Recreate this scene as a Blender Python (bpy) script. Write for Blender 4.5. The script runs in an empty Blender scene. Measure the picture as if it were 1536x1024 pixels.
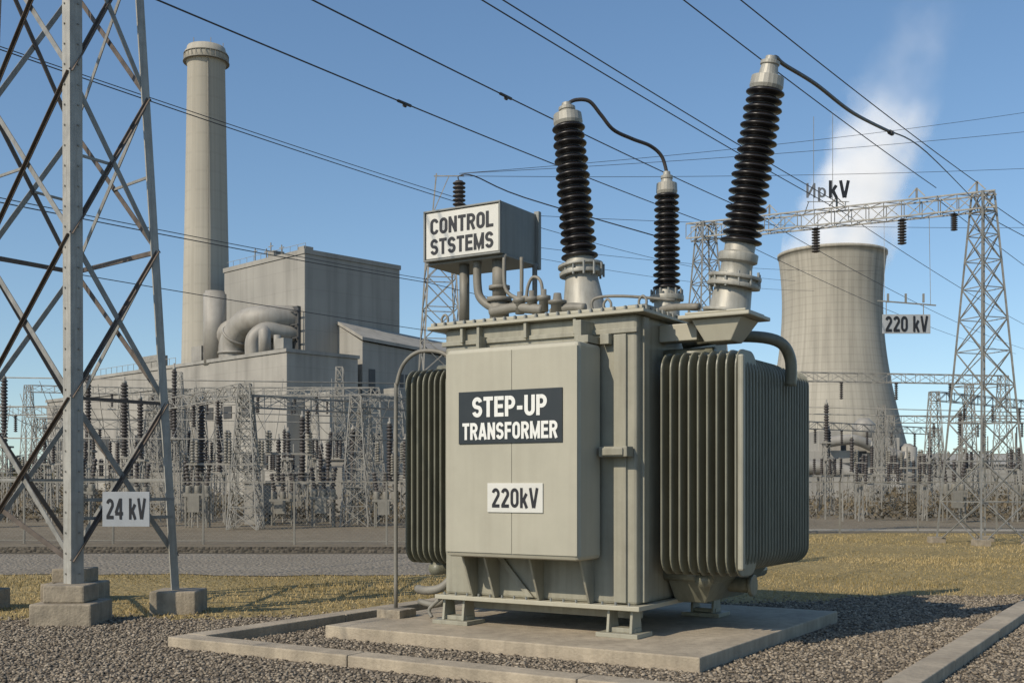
import bpy, math, random
import numpy as np
from mathutils import Vector, Matrix
random.seed(7); rng=np.random.default_rng(7)
scene=bpy.context.scene
R=math.radians

# ------------------------------------------------------------------ materials
def new_mat(name):
    m=bpy.data.materials.new(name); m.use_nodes=True
    nt=m.node_tree; nt.nodes.clear()
    out=nt.nodes.new('ShaderNodeOutputMaterial')
    return m,nt,out
def N(nt,t,**k):
    n=nt.nodes.new(t)
    for a,b in k.items():
        if a in n.inputs: n.inputs[a].default_value=b
        else: setattr(n,a,b)
    return n
def math_n(nt,op,a,b=None,c=None,clamp=False):
    n=nt.nodes.new('ShaderNodeMath'); n.operation=op; n.use_clamp=clamp
    for i,v in enumerate((a,b,c)):
        if v is None: continue
        if isinstance(v,(int,float)): n.inputs[i].default_value=v
        else: nt.links.new(v,n.inputs[i])
    return n.outputs[0]
def mat(name,col,rough=.6,metal=0,var=.15,scale=3,bump=.0,bscale=40,streak=0,stain=None,spec=.5):
    m,nt,out=new_mat(name)
    bs=N(nt,'ShaderNodeBsdfPrincipled'); bs.inputs['Roughness'].default_value=rough
    bs.inputs['Metallic'].default_value=metal; bs.inputs['Specular IOR Level'].default_value=spec
    tc=N(nt,'ShaderNodeTexCoord')
    n1=N(nt,'ShaderNodeTexNoise'); n1.inputs['Scale'].default_value=scale; n1.inputs['Detail'].default_value=8; n1.inputs['Roughness'].default_value=.65
    nt.links.new(tc.outputs['Object'],n1.inputs['Vector'])
    mx=N(nt,'ShaderNodeMix',data_type='RGBA')
    d=[c*(1-var) for c in col]; l=[min(1,c*(1+var)) for c in col]
    mx.inputs['A'].default_value=(*d,1); mx.inputs['B'].default_value=(*l,1)
    mr=N(nt,'ShaderNodeMapRange'); mr.inputs['From Min'].default_value=.3; mr.inputs['From Max'].default_value=.7
    nt.links.new(n1.outputs['Fac'],mr.inputs['Value']); nt.links.new(mr.outputs[0],mx.inputs['Factor'])
    colout=mx.outputs['Result']
    if streak>0:
        mp=N(nt,'ShaderNodeMapping'); mp.inputs['Scale'].default_value=(1,1,.06)
        nt.links.new(tc.outputs['Object'],mp.inputs['Vector'])
        n2=N(nt,'ShaderNodeTexNoise'); n2.inputs['Scale'].default_value=scale*5; n2.inputs['Detail'].default_value=6
        nt.links.new(mp.outputs[0],n2.inputs['Vector'])
        mr2=N(nt,'ShaderNodeMapRange'); mr2.inputs['From Min'].default_value=.45; mr2.inputs['From Max'].default_value=.75; mr2.inputs['To Max'].default_value=streak
        nt.links.new(n2.outputs['Fac'],mr2.inputs['Value'])
        m2=N(nt,'ShaderNodeMix',data_type='RGBA'); sc=stain or [c*.55 for c in col]
        m2.inputs['B'].default_value=(*sc,1)
        nt.links.new(colout,m2.inputs['A']); nt.links.new(mr2.outputs[0],m2.inputs['Factor']); colout=m2.outputs['Result']
    nt.links.new(colout,bs.inputs['Base Color'])
    rr=N(nt,'ShaderNodeMapRange'); rr.inputs['To Min'].default_value=max(.05,rough-.1); rr.inputs['To Max'].default_value=min(1,rough+.12)
    nt.links.new(n1.outputs['Fac'],rr.inputs['Value']); nt.links.new(rr.outputs[0],bs.inputs['Roughness'])
    if bump>0:
        n3=N(nt,'ShaderNodeTexNoise'); n3.inputs['Scale'].default_value=bscale; n3.inputs['Detail'].default_value=6
        nt.links.new(tc.outputs['Object'],n3.inputs['Vector'])
        bp=N(nt,'ShaderNodeBump'); bp.inputs['Strength'].default_value=bump; bp.inputs['Distance'].default_value=.02
        nt.links.new(n3.outputs['Fac'],bp.inputs['Height']); nt.links.new(bp.outputs[0],bs.inputs['Normal'])
    nt.links.new(bs.outputs[0],out.inputs['Surface'])
    return m
M={}
M['paint']=mat('transformer_paint',(.385,.36,.275),.5,0,.06,2.0,.04,90,.18,(.25,.22,.16))
M['paint2']=mat('tank_paint',(.29,.275,.21),.5,0,.14,2.5,.06,60,.5,(.14,.125,.09))
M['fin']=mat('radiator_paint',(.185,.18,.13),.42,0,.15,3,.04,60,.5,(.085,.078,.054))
M['core']=mat('radiator_gap_shade',(.05,.05,.04),.6,0,.15,3)  # near-black colour paints in the deep shade between radiator fins
M['galv']=mat('galvanised_steel',(.27,.26,.23),.55,.3,.25,6,.05,60,.35,(.15,.13,.10))
M['galv_l']=mat('galvanised_steel_leg',(.36,.345,.30),.55,.2,.18,6,.05,60,.45,(.19,.16,.125))
M['brace']=mat('weathered_brace_steel',(.12,.095,.075),.6,.3,.35,5,.05,60)
M['steel_bg']=mat('yard_steel',(.27,.255,.22),.65,.1,.3,2)
M['dark']=mat('porcelain_brown',(.014,.0115,.0105),.34,0,.3,6,0,1)
M['dark_bg']=mat('porcelain_dark',(.055,.047,.042),.55,0,.3,3)
M['alu']=mat('cast_aluminium',(.34,.325,.275),.5,.2,.15,6,.05,60,.4,(.18,.16,.12))
M['equip']=mat('switchgear_grey',(.21,.195,.16),.6,.1,.2,3,.0,60,.4,(.11,.10,.08))
M['wire']=mat('aluminium_cable',(.055,.055,.057),.6,.3,.2,2)
M['rubber']=mat('lead_cable',(.05,.042,.036),.5,0,.2,6)
M['conc']=mat('pad_concrete',(.36,.30,.215),.9,0,.28,2.2,.45,35,.4,(.16,.132,.095))
M['conc2']=mat('footing_concrete',(.28,.235,.17),.9,0,.3,5,.5,30,.4,(.12,.10,.072))
M['plate_w']=mat('white_sign_plate',(.60,.585,.52),.45,0,.06,5)
M['plate_g']=mat('grey_sign_plate',(.34,.355,.36),.5,0,.08,5)
M['plate_k']=mat('black_sign_plate',(.018,.023,.025),.4,0,.1,5)
M['ink']=mat('black_lettering',(.012,.012,.014),.5,0,0,5)
M['ink_f']=mat('faded_lettering',(.13,.14,.15),.6,0,.2,5)
M['white']=mat('white_lettering',(.72,.71,.65),.5,0,.03,5)
M['duct']=mat('duct_metal',(.31,.29,.25),.6,.1,.2,.3,0,1,.5,(.17,.145,.12))
M['louvre']=mat('louvre_dark',(.06,.06,.058),.6,0,.2,.5)
M['box']=mat('control_box_steel',(.22,.225,.205),.5,.15,.12,3,.03,60,.3,(.14,.13,.11))

def wall_mat(name,col,pw,ph,scale=.12,streak=.35):
    m,nt,out=new_mat(name)
    bs=N(nt,'ShaderNodeBsdfPrincipled'); bs.inputs['Roughness'].default_value=.88
    tc=N(nt,'ShaderNodeTexCoord')
    s=N(nt,'ShaderNodeSeparateXYZ'); nt.links.new(tc.outputs['Object'],s.inputs[0])
    def line(v,p,w):
        f=math_n(nt,'FRACT',math_n(nt,'DIVIDE',v,p))
        return math_n(nt,'LESS_THAN',f,w/p)
    xy=math_n(nt,'ADD',s.outputs[0],s.outputs[1])
    ln=math_n(nt,'MAXIMUM',line(xy,pw,.10),line(s.outputs[2],ph,.10))
    n1=N(nt,'ShaderNodeTexNoise'); n1.inputs['Scale'].default_value=scale; n1.inputs['Detail'].default_value=9
    nt.links.new(tc.outputs['Object'],n1.inputs['Vector'])
    mp=N(nt,'ShaderNodeMapping'); mp.inputs['Scale'].default_value=(1,1,.05); nt.links.new(tc.outputs['Object'],mp.inputs['Vector'])
    n2=N(nt,'ShaderNodeTexNoise'); n2.inputs['Scale'].default_value=.8; n2.inputs['Detail'].default_value=6; nt.links.new(mp.outputs[0],n2.inputs['Vector'])
    mr=N(nt,'ShaderNodeMapRange'); mr.inputs['From Min'].default_value=.45; mr.inputs['From Max'].default_value=.8; mr.inputs['To Max'].default_value=streak
    nt.links.new(n2.outputs['Fac'],mr.inputs['Value'])
    f=math_n(nt,'SUBTRACT',math_n(nt,'ADD',.72,math_n(nt,'MULTIPLY',n1.outputs['Fac'],.56)),mr.outputs[0])
    f=math_n(nt,'SUBTRACT',f,math_n(nt,'MULTIPLY',ln,.10))
    vm=N(nt,'ShaderNodeVectorMath',operation='SCALE'); vm.inputs[0].default_value=col
    nt.links.new(f,vm.inputs['Scale']); nt.links.new(vm.outputs[0],bs.inputs['Base Color'])
    nt.links.new(bs.outputs[0],out.inputs['Surface']); return m
M['wall']=wall_mat('plant_wall_concrete',(.30,.285,.25),4.6,3.1,.12,.28)
M['wall2']=wall_mat('plant_wing_concrete',(.32,.30,.26),6.0,2.6,.2,.28)

def round_mat(name,col,nseg,ph,streak=.2,lw=.06,amt=.12):
    m,nt,out=new_mat(name)
    bs=N(nt,'ShaderNodeBsdfPrincipled'); bs.inputs['Roughness'].default_value=.9
    tc=N(nt,'ShaderNodeTexCoord'); s=N(nt,'ShaderNodeSeparateXYZ'); nt.links.new(tc.outputs['Object'],s.inputs[0])
    a=math_n(nt,'ARCTAN2',s.outputs[1],s.outputs[0])
    fa=math_n(nt,'LESS_THAN',math_n(nt,'FRACT',math_n(nt,'MULTIPLY',a,nseg/6.28318)),.12)
    fz=math_n(nt,'LESS_THAN',math_n(nt,'FRACT',math_n(nt,'DIVIDE',s.outputs[2],ph)),.12)
    ln=math_n(nt,'MAXIMUM',fa,fz)
    cb=N(nt,'ShaderNodeCombineXYZ'); nt.links.new(math_n(nt,'MULTIPLY',a,6),cb.inputs[0]); nt.links.new(math_n(nt,'MULTIPLY',s.outputs[2],.02),cb.inputs[2])
    n2=N(nt,'ShaderNodeTexNoise'); n2.inputs['Scale'].default_value=1.6; n2.inputs['Detail'].default_value=7; nt.links.new(cb.outputs[0],n2.inputs['Vector'])
    n1=N(nt,'ShaderNodeTexNoise'); n1.inputs['Scale'].default_value=.08; n1.inputs['Detail'].default_value=9; nt.links.new(tc.outputs['Object'],n1.inputs['Vector'])
    mr=N(nt,'ShaderNodeMapRange'); mr.inputs['From Min'].default_value=.4; mr.inputs['From Max'].default_value=.75; mr.inputs['To Max'].default_value=streak
    nt.links.new(n2.outputs['Fac'],mr.inputs['Value'])
    f=math_n(nt,'SUBTRACT',math_n(nt,'ADD',.8,math_n(nt,'MULTIPLY',n1.outputs['Fac'],.4)),mr.outputs[0])
    f=math_n(nt,'SUBTRACT',f,math_n(nt,'MULTIPLY',ln,amt))
    vm=N(nt,'ShaderNodeVectorMath',operation='SCALE'); vm.inputs[0].default_value=col
    nt.links.new(f,vm.inputs['Scale']); nt.links.new(vm.outputs[0],bs.inputs['Base Color'])
    nt.links.new(bs.outputs[0],out.inputs['Surface']); return m
M['ct']=round_mat('cooling_tower_concrete',(.38,.35,.285),90,1.9,.3)
M['ch']=round_mat('chimney_concrete',(.385,.355,.29),3,3.2,.15,amt=.05)

# ------------------------------------------------------------------ builder
class B:
    def __init__(s): s.V=[];s.F=[];s.S=[]
    def add(s,v,f,smooth=False):
        o=len(s.V); s.V+= [tuple(p) for p in v]; s.F+=[tuple(i+o for i in q) for q in f]; s.S+=[smooth]*len(f); return s
    def box(s,x0,x1,y0,y1,z0,z1):
        v=[(x0,y0,z0),(x1,y0,z0),(x1,y1,z0),(x0,y1,z0),(x0,y0,z1),(x1,y0,z1),(x1,y1,z1),(x0,y1,z1)]
        return s.add(v,[(3,2,1,0),(4,5,6,7),(0,1,5,4),(1,2,6,5),(2,3,7,6),(3,0,4,7)])
    def hexa(s,lo,hi):
        return s.add(list(lo)+list(hi),[(3,2,1,0),(4,5,6,7),(0,1,5,4),(1,2,6,5),(2,3,7,6),(3,0,4,7)])
    def frame(s,p,q):
        p=Vector(p);q=Vector(q);d=(q-p).normalized()
        u=Vector((0,0,1)) if abs(d.z)<.9 else Vector((0,1,0))
        a=d.cross(u).normalized(); b=a.cross(d).normalized(); return p,q,a,b
    def bar(s,p,q,w,h=None,off=None):
        h=h or w; p,q,a,b=s.frame(p,q)
        c=[(-w/2,-h/2),(w/2,-h/2),(w/2,h/2),(-w/2,h/2)]
        lo=[p+a*x+b*y for x,y in c]; hi=[q+a*x+b*y for x,y in c]
        return s.add(lo+hi,[(0,1,2,3),(7,6,5,4),(0,4,5,1),(1,5,6,2),(2,6,7,3),(3,7,4,0)])
    def angle(s,p,q,w,t,u,v):
        p=Vector(p);q=Vector(q);u=Vector(u).normalized();v=Vector(v).normalized()
        c=[(0,0),(w,0),(w,t),(t,t),(t,w),(0,w)]
        lo=[p+u*x+v*y for x,y in c]; hi=[q+u*x+v*y for x,y in c]
        return s.add(lo+hi,[(5,4,3,2,1,0),(6,7,8,9,10,11)]+[(i,(i+1)%6,(i+1)%6+6,i+6) for i in range(6)])
    def tube(s,pts,r,n=8,smooth_path=0):
        P=[Vector(p) for p in pts]
        if smooth_path:
            Q=[]
            for i in range(len(P)-1):
                p0=P[max(i-1,0)];p1=P[i];p2=P[i+1];p3=P[min(i+2,len(P)-1)]
                for k in range(smooth_path):
                    t=k/smooth_path
                    Q.append(.5*((2*p1)+(p2-p0)*t+(2*p0-5*p1+4*p2-p3)*t*t+(-p0+3*p1-3*p2+p3)*t**3))
            Q.append(P[-1]); P=Q
        v=[];f=[];a=None
        for i,p in enumerate(P):
            d=(P[min(i+1,len(P)-1)]-P[max(i-1,0)]).normalized()
            if a is None:
                u=Vector((0,0,1)) if abs(d.z)<.9 else Vector((0,1,0)); a=d.cross(u).normalized()
            a=(a-d*a.dot(d)).normalized(); b=d.cross(a)
            rr=r[i] if isinstance(r,(list,tuple)) else r
            for k in range(n):
                t=2*math.pi*k/n; v.append(p+(a*math.cos(t)+b*math.sin(t))*rr)
        for i in range(len(P)-1):
            for k in range(n):
                f.append((i*n+k,i*n+(k+1)%n,(i+1)*n+(k+1)%n,(i+1)*n+k))
        f.append(tuple(range(n))[::-1]); L=(len(P)-1)*n; f.append(tuple(L+k for k in range(n)))
        return s.add(v,f,True)
    def lathe(s,p0,d,prof,n=24,smooth=True,caps=True):
        p0=Vector(p0); d=Vector(d).normalized()
        u=Vector((1,0,0)) if abs(d.x)<.9 else Vector((0,1,0))
        b=d.cross(u).normalized(); a=b.cross(d).normalized()
        v=[];f=[]
        for (h,r) in prof:
            for k in range(n):
                t=2*math.pi*k/n; v.append(p0+d*h+(a*math.cos(t)+b*math.sin(t))*r)
        for i in range(len(prof)-1):
            for k in range(n): f.append((i*n+k,i*n+(k+1)%n,(i+1)*n+(k+1)%n,(i+1)*n+k))
        s.add(v,f,smooth)
        if caps:
            s.F.append(tuple(len(s.V)-len(v)+k for k in range(n))[::-1]); s.S.append(False)
            s.F.append(tuple(len(s.V)-n+k for k in range(n))); s.S.append(False)
        return s
    def mesh(s,name,m):
        me=bpy.data.meshes.new(name); me.from_pydata(s.V,[],s.F); me.polygons.foreach_set('use_smooth',s.S)
        me.materials.append(m); me.update(); return me
    def obj(s,name,m,parent=None,bevel=0,loc=None):
        o=bpy.data.objects.new(name,s.mesh(name,m)); scene.collection.objects.link(o)
        if parent: o.parent=parent
        if loc: o.location=loc
        if bevel:
            md=o.modifiers.new('bevel','BEVEL'); md.width=bevel; md.segments=2; md.limit_method='ANGLE'; md.angle_limit=R(40)
        return o
def empty(name,loc=(0,0,0),rz=0):
    e=bpy.data.objects.new(name,None); scene.collection.objects.link(e); e.location=loc; e.rotation_euler=(0,0,rz); return e

# bold condensed grotesque lettering built from strokes
def arc(cx,cy,rx,ry,a0,a1,n=12): return [(cx+rx*math.cos(R(a0+(a1-a0)*i/n)),cy+ry*math.sin(R(a0+(a1-a0)*i/n))) for i in range(n+1)]
l_,r_c,t_,b_,c_,q_=.095,.475,.905,.095,.285,.19
G={
'C':(.57,[arc(c_,.70,q_,.205,5,180)+arc(c_,.30,q_,.205,180,355)]),
'O':(.57,[arc(c_,.70,q_,.205,0,180)+arc(c_,.30,q_,.205,180,360)+[(r_c,.70)]]),
'N':(.58,[[(l_,0),(l_,1)],[(l_,.92),(r_c+.01,.08)],[(r_c+.01,0),(r_c+.01,1)]]),
'T':(.54,[[(0,t_),(.54,t_)],[(.27,0),(.27,t_-.07)]]),
'R':(.58,[[(l_,0),(l_,1)],[(l_+.09,t_),(.29,t_)]+arc(.29,.70,.19,.205,88,-88)+[(l_+.09,.495)],[(.31,.46),(.49,0)]]),
'L':(.50,[[(l_,0),(l_,1)],[(l_+.09,b_),(.50,b_)]]),
'S':(.57,[arc(c_,.70,q_,.205,12,180,9)+arc(c_,.70,q_,.205,180,238,4)[1:]+arc(c_,.30,q_,.205,58,0,4)+arc(c_,.30,q_,.205,0,-168,9)[1:]]),
'E':(.52,[[(l_,0),(l_,1)],[(l_+.09,t_),(.52,t_)],[(l_+.09,.51),(.48,.51)],[(l_+.09,b_),(.52,b_)]]),
'F':(.50,[[(l_,0),(l_,1)],[(l_+.09,t_),(.50,t_)],[(l_+.09,.50),(.45,.50)]]),
'M':(.72,[[(l_,0),(l_,1)],[(l_,.88),(.36,.12),(.625,.88)],[(.625,0),(.625,1)]]),
'P':(.56,[[(l_,0),(l_,1)],[(l_+.09,t_),(.28,t_)]+arc(.28,.68,.19,.225,88,-88)+[(l_+.09,.455)]]),
'-':(.36,[[(.03,.40),(.33,.40)]]),
'U':(.57,[[(l_,1),(l_,.30)]+arc(c_,.30,q_,.205,180,360)+[(r_c,1)]]),
'A':(.60,[[(.07,0),(.28,.99)],[(.32,.99),(.53,0)],[(.16,.27),(.44,.27)]]),
'k':(.51,[[(l_,0),(l_,1)],[(l_+.06,.28),(.42,.72)],[(.23,.44),(.44,0)]]),
'V':(.58,[[(.07,1),(.27,.01)],[(.31,.01),(.51,1)]]),
'2':(.54,[arc(.27,.70,.18,.205,165,-25)+[(.11,.14)],[(.03,b_),(.52,b_)]]),
'0':(.54,[arc(.27,.70,.18,.205,0,180)+arc(.27,.30,.18,.205,180,360)+[(.45,.70)]]),
'4':(.56,[[(.40,0),(.40,1)],[(.36,.94),(.06,.30)],[(.02,.27),(.56,.27)]]),
'\u0418':(.57,[[(l_,0),(l_,1)],[(l_,.08),(r_c,.92)],[(r_c,0),(r_c,1)]]),
'\u0440':(.52,[[(l_,-.25),(l_,.72)],arc(.26,.36,.17,.28,0,360)]),
' ':(.26,[])}
def text(name,body,mt,parent,origin,xdir,width,height,t=.19,gap=.075):
    X=Vector(xdir).normalized(); Z=Vector((0,0,1)); Nn=X.cross(Z)
    tot=sum(G[c][0]+gap for c in body)-gap; sx=width/tot; sz=height; b=B(); x=0; k=0
    for c in body:
        for P in G[c][1]:
            P=[Vector((p[0]+x,p[1])) for p in P]; P=[p for i,p in enumerate(P) if i==0 or (p-P[i-1]).length>1e-4]
            v=[]
            for i,p in enumerate(P):
                d0=(P[i]-P[i-1]).normalized() if i>0 else (P[1]-P[0]).normalized()
                d1=(P[i+1]-P[i]).normalized() if i<len(P)-1 else d0
                n0=Vector((-d0.y,d0.x)); n1=Vector((-d1.y,d1.x)); m=(n0+n1); m=m.normalized() if m.length>1e-3 else n0
                w=t/2/max(.45,m.dot(n0))
                for sg in (1,-1):
                    qv=p+m*w*sg
                    v.append(Vector(origin)+X*((qv.x-tot/2)*sx)+Z*((qv.y-.5)*sz)+Nn*(.0006*(k%4)))
            b.add(v,[(2*i,2*i+1,2*i+3,2*i+2) for i in range(len(P)-1)]); k+=1
        x+=G[c][0]+gap
    return b.obj(name,mt,parent)

def ins_profile(L,R0,rc,n,taper=1.0,alt=False):
    p=L/n; pr=[(0,rc)]
    for i in range(n):
        k=1+(taper-1)*i/max(1,n-1); Rr=R0*k*(0.94 if (alt and i%2) else 1); r=rc*k; z=i*p
        pr+=[(z+.10*p,r),(z+.22*p,Rr*.90),(z+.34*p,Rr*.985),(z+.44*p,Rr),(z+.56*p,Rr*.97),(z+.74*p,r*1.22),(z+.90*p,r)]
    pr.append((L,rc*taper)); return pr

# ------------------------------------------------------------------ ground
def ground_mat(name,c1,c2,c3,sc1,sc2,bump,bsc,bd=.02):
    m,nt,out=new_mat(name)
    bs=N(nt,'ShaderNodeBsdfPrincipled'); bs.inputs['Roughness'].default_value=.95; bs.inputs['Specular IOR Level'].default_value=.2
    tc=N(nt,'ShaderNodeTexCoord')
    n1=N(nt,'ShaderNodeTexNoise'); n1.inputs['Scale'].default_value=sc1; n1.inputs['Detail'].default_value=8; n1.inputs['Roughness'].default_value=.7
    n2=N(nt,'ShaderNodeTexNoise'); n2.inputs['Scale'].default_value=sc2; n2.inputs['Detail'].default_value=5; n2.inputs['Roughness'].default_value=.8
    for n in(n1,n2): nt.links.new(tc.outputs['Object'],n.inputs['Vector'])
    r1=N(nt,'ShaderNodeMapRange'); r1.inputs['From Min'].default_value=.35; r1.inputs['From Max'].default_value=.65; nt.links.new(n1.outputs['Fac'],r1.inputs['Value'])
    r2=N(nt,'ShaderNodeMapRange'); r2.inputs['From Min'].default_value=.4; r2.inputs['From Max'].default_value=.7; nt.links.new(n2.outputs['Fac'],r2.inputs['Value'])
    a=N(nt,'ShaderNodeMix',data_type='RGBA'); a.inputs['A'].default_value=(*c1,1); a.inputs['B'].default_value=(*c2,1); nt.links.new(r1.outputs[0],a.inputs['Factor'])
    b=N(nt,'ShaderNodeMix',data_type='RGBA'); b.inputs['B'].default_value=(*c3,1); nt.links.new(a.outputs['Result'],b.inputs['A']); nt.links.new(r2.outputs[0],b.inputs['Factor'])
    nt.links.new(b.outputs['Result'],bs.inputs['Base Color'])
    v=N(nt,'ShaderNodeTexVoronoi'); v.inputs['Scale'].default_value=bsc; nt.links.new(tc.outputs['Object'],v.inputs['Vector'])
    bp=N(nt,'ShaderNodeBump'); bp.inputs['Strength'].default_value=bump; bp.inputs['Distance'].default_value=bd; bp.invert=True
    nt.links.new(v.outputs['Distance'],bp.inputs['Height']); nt.links.new(bp.outputs[0],bs.inputs['Normal'])
    nt.links.new(bs.outputs[0],out.inputs['Surface']); return m
M['soil']=ground_mat('yard_soil',(.18,.145,.098),(.26,.215,.15),(.11,.092,.062),.15,3,.5,8)
M['gravel']=ground_mat('gravel_bed',(.15,.122,.088),(.20,.168,.125),(.075,.061,.045),.6,22,1.0,24,.03)
M['gravel_road']=ground_mat('gravel_road',(.25,.215,.165),(.31,.27,.21),(.15,.128,.095),.5,9,1.0,14,.04)
M['track']=ground_mat('dark_ballast',(.11,.094,.072),(.15,.13,.10),(.075,.064,.05),.5,7,1.0,10,.05)
M['grass']=ground_mat('dry_grass_ground',(.27,.20,.085),(.34,.26,.125),(.18,.145,.06),.35,6,.8,12,.04)
M['path']=ground_mat('pale_path',(.32,.29,.23),(.38,.34,.27),(.26,.23,.18),.3,4,.3,8)
B().add([(-2500,-300,0),(2500,-300,0),(2500,4500,0),(-2500,4500,0)],[(0,1,2,3)]).obj('ground',M['soil'])
def wob(x,s=0): return .35*math.sin(x*.9+s)+.22*math.sin(x*2.3+1.7*s)+.12*math.sin(x*5.1+s*.6)
def y_gravel(x):
    base=14.0+ (max(0,min(1,(x+5)/4)))*1.2 + max(0,min(1,(x-2)/3))*1.9
    return base+wob(x,.5)*.7
def strip(name,m,x0,x1,fn0,fn1,z,n=160):
    v=[];f=[]
    for i in range(n+1):
        x=x0+(x1-x0)*i/n; v+=[(x,fn0(x),z),(x,fn1(x),z)]
    for i in range(n): f.append((2*i,2*i+2,2*i+3,2*i+1))
    return B().add(v,f).obj(name,m)
strip('grass_lawn',M['grass'],-40,60,lambda x:8,lambda x:(21.0+wob(x,2)*.8 if x<1 else 21+min(1,(x-1)/3)*18+wob(x,2)),.004)
strip('gravel_yard',M['gravel'],-30,40,lambda x:-12,y_gravel,.008)
strip('gravel_road',M['gravel_road'],-60,1,lambda x:21.0+wob(x,2)*.5,lambda x:27.2+wob(x,3)*.3,.012)
strip('ballast_strip',M['track'],-60,2.5,lambda x:27.6,lambda x:30.2+wob(x,3)*.3,.006)
strip('service_path',M['path'],4,70,lambda x:40.2+wob(x,1)*.2,lambda x:42.2+wob(x,2)*.2,.010)
b=B()
for y in (27.9,29.2): b.bar((-60,y,.04),(1.5,y,.04),.10,.07)
b.obj('cable_trough_cover',M['track'])

# ------------------------------------------------------------------ pad + kerb ring
TP=(1.68,10.14,0); TR=math.atan2(-.528,.849)
cT,sT=math.cos(TR),math.sin(TR)
def t2w(x,y): return (TP[0]+cT*x-sT*y, TP[1]+sT*x+cT*y)
def w2t(X,Y):
    dx=X-TP[0];dy=Y-TP[1]; return cT*dx+sT*dy, -sT*dx+cT*dy
pad=empty('concrete_pad',TP,TR)
B().box(-4.4,0,0,4.35,-.05,.145).obj('slab',M['conc'],pad,.012)
ring=empty('concrete_kerb',TP,TR)
KX0,KX1,KY0,KY1=-5.3,1.66,-1.42,5.6; KYR=11.0; kw=.27
b=B()
def run(a,c,fixed,axis):
    L=c-a; n=max(1,round(L/2.4))
    for i in range(n):
        s0=a+L*i/n+.006; s1=a+L*(i+1)/n-.006; h=.12+random.uniform(-.004,.004)
        if axis=='x': b.box(s0,s1,fixed,fixed+kw,-.05,h)
        else: b.box(fixed,fixed+kw,s0,s1,-.05,h)
run(KX0,KX1+kw,KY0,'x'); run(KX0,-2.2,KY1,'x'); run(KY0+kw,KY1,KX0,'y'); run(KY0+kw,KYR,KX1,'y')
b.obj('kerb_blocks',M['conc'],ring,.012)

# ------------------------------------------------------------------ transformer
tr=empty('step_up_transformer',TP,TR)
x0,x1,y0,y1=-3.42,-1.05,.90,3.40; zb,zt=.47,3.42
B().box(x0,x1,y0,y1,zb,zt).obj('tank',M['paint2'],tr,.03)
b=B()
b.box(x0-.18,x1+.12,y0-.10,y1+.12,zt,zt+.035); b.box(x0-.15,x1+.09,y0-.07,y1+.09,zt+.04,zt+.075)
b.box(x0-.06,x1+.08,y0-.12,y1+.1,zb-.05,zb-.002)
b.obj('tank_flanges',M['paint'],tr,.006)
b=B()
for i in range(20):
    x=x0-.08+i*(x1-x0+.12)/19; b.lathe((x,y0-.085,zt+.03),(0,0,1),[(0,.016),(.045,.016)],6,False)
for i in range(20):
    y=y0+i*(y1-y0)/19; b.lathe((x1+.105,y,zt+.03),(0,0,1),[(0,.016),(.045,.016)],6,False)
for i in range(16):
    x=x0+.05+i*(x1-x0-.1)/15; b.lathe((x,y0-.08,zb-.01),(0,0,1),[(0,.014),(.04,.014)],6,False)
b.obj('flange_bolts',M['box'],tr)
b=B()
for x in (x0+.25,-2.95,-2.35,-1.75): b.box(x,x+.035,y0-.075,y0+.01,zt-.17,zt-.004)
b.box(x0-.03,x1+.01,y0-.03,y0+.005,zt-.19,zt-.14)
b.box(-1.30,-1.16,y0-.03,y0+.01,zb+.02,zt-.20) ; b.box(x1-.01,x1+.035,1.0,1.12,zb+.02,zt-.02)
b.box(-1.42,-1.32,y0-.10,y0+.01,zt-.30,zt-.195)
b.obj('tank_stiffeners',M['paint2'],tr,.006)
b=B()
b.box(-1.40,-1.08,y0-.17,y0-.02,1.97,2.075); b.box(-1.36,-1.12,y0-.19,y0-.168,1.985,2.06)
b.obj('lifting_bracket',M['paint2'],tr,.008)
cx0,cx1,cy,cz0,cz1=-3.04,-1.432,.37,.93,3.12
B().box(cx0,cx1,cy,y0-.035,cz0,cz1).obj('front_cabinet',M['paint'],tr,.045)
b=B(); xm=(cx0+cx1)/2+.03
b.box(cx0+.012,xm-.002,cy-.012,cy+.01,cz0+.05,cz1-.05); b.box(xm+.002,cx1-.012,cy-.012,cy+.01,cz0+.05,cz1-.05)
b.obj('cabinet_doors',M['paint'],tr,.004)
b=B()
b.box(-1.62,-1.54,.62,.9,3.12,3.36); b.box(-2.9,-2.86,.74,.9,3.12,3.3)
for x in (-3.0,-2.72,-2.16,-1.56):
    b.hexa([(x,.80,zb),(x+.025,.80,zb),(x+.025,.90,zb),(x,.90,zb)],[(x,.60,cz0),(x+.025,.60,cz0),(x+.025,.90,cz0),(x,.90,cz0)])
b.add([(-2.72,.86,cz0-.02),(-2.64,.86,cz0-.02),(-2.25,.86,zb+.02),(-2.33,.86,zb+.02),(-2.72,.89,cz0-.02),(-2.64,.89,cz0-.02),(-2.25,.89,zb+.02),(-2.33,.89,zb+.02)],[(0,3,2,1),(4,5,6,7),(0,1,5,4),(1,2,6,5),(2,3,7,6),(3,0,4,7)])
b.box(-1.60,-1.45,.60,.90,3.125,3.20)
b.obj('cabinet_brackets',M['paint2'],tr,.004)
b=B()
for fx in (-3.25,-1.2):
    for fy in (.92,3.1):
        b.box(fx-.25,fx+.22,fy-.16,fy+.20,.145,.19)
        b.box(fx-.17,fx+.14,fy-.05,fy+.10,.19,.235)
        for dx in (-.16,.10): b.hexa([(fx+dx,fy-.1,.19),(fx+dx+.03,fy-.1,.19),(fx+dx+.03,fy+.14,.19),(fx+dx,fy+.14,.19)],[(fx+dx,fy-.07,zb-.05),(fx+dx+.03,fy-.07,zb-.05),(fx+dx+.03,fy+.1,zb-.05),(fx+dx,fy+.1,zb-.05)])
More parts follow.
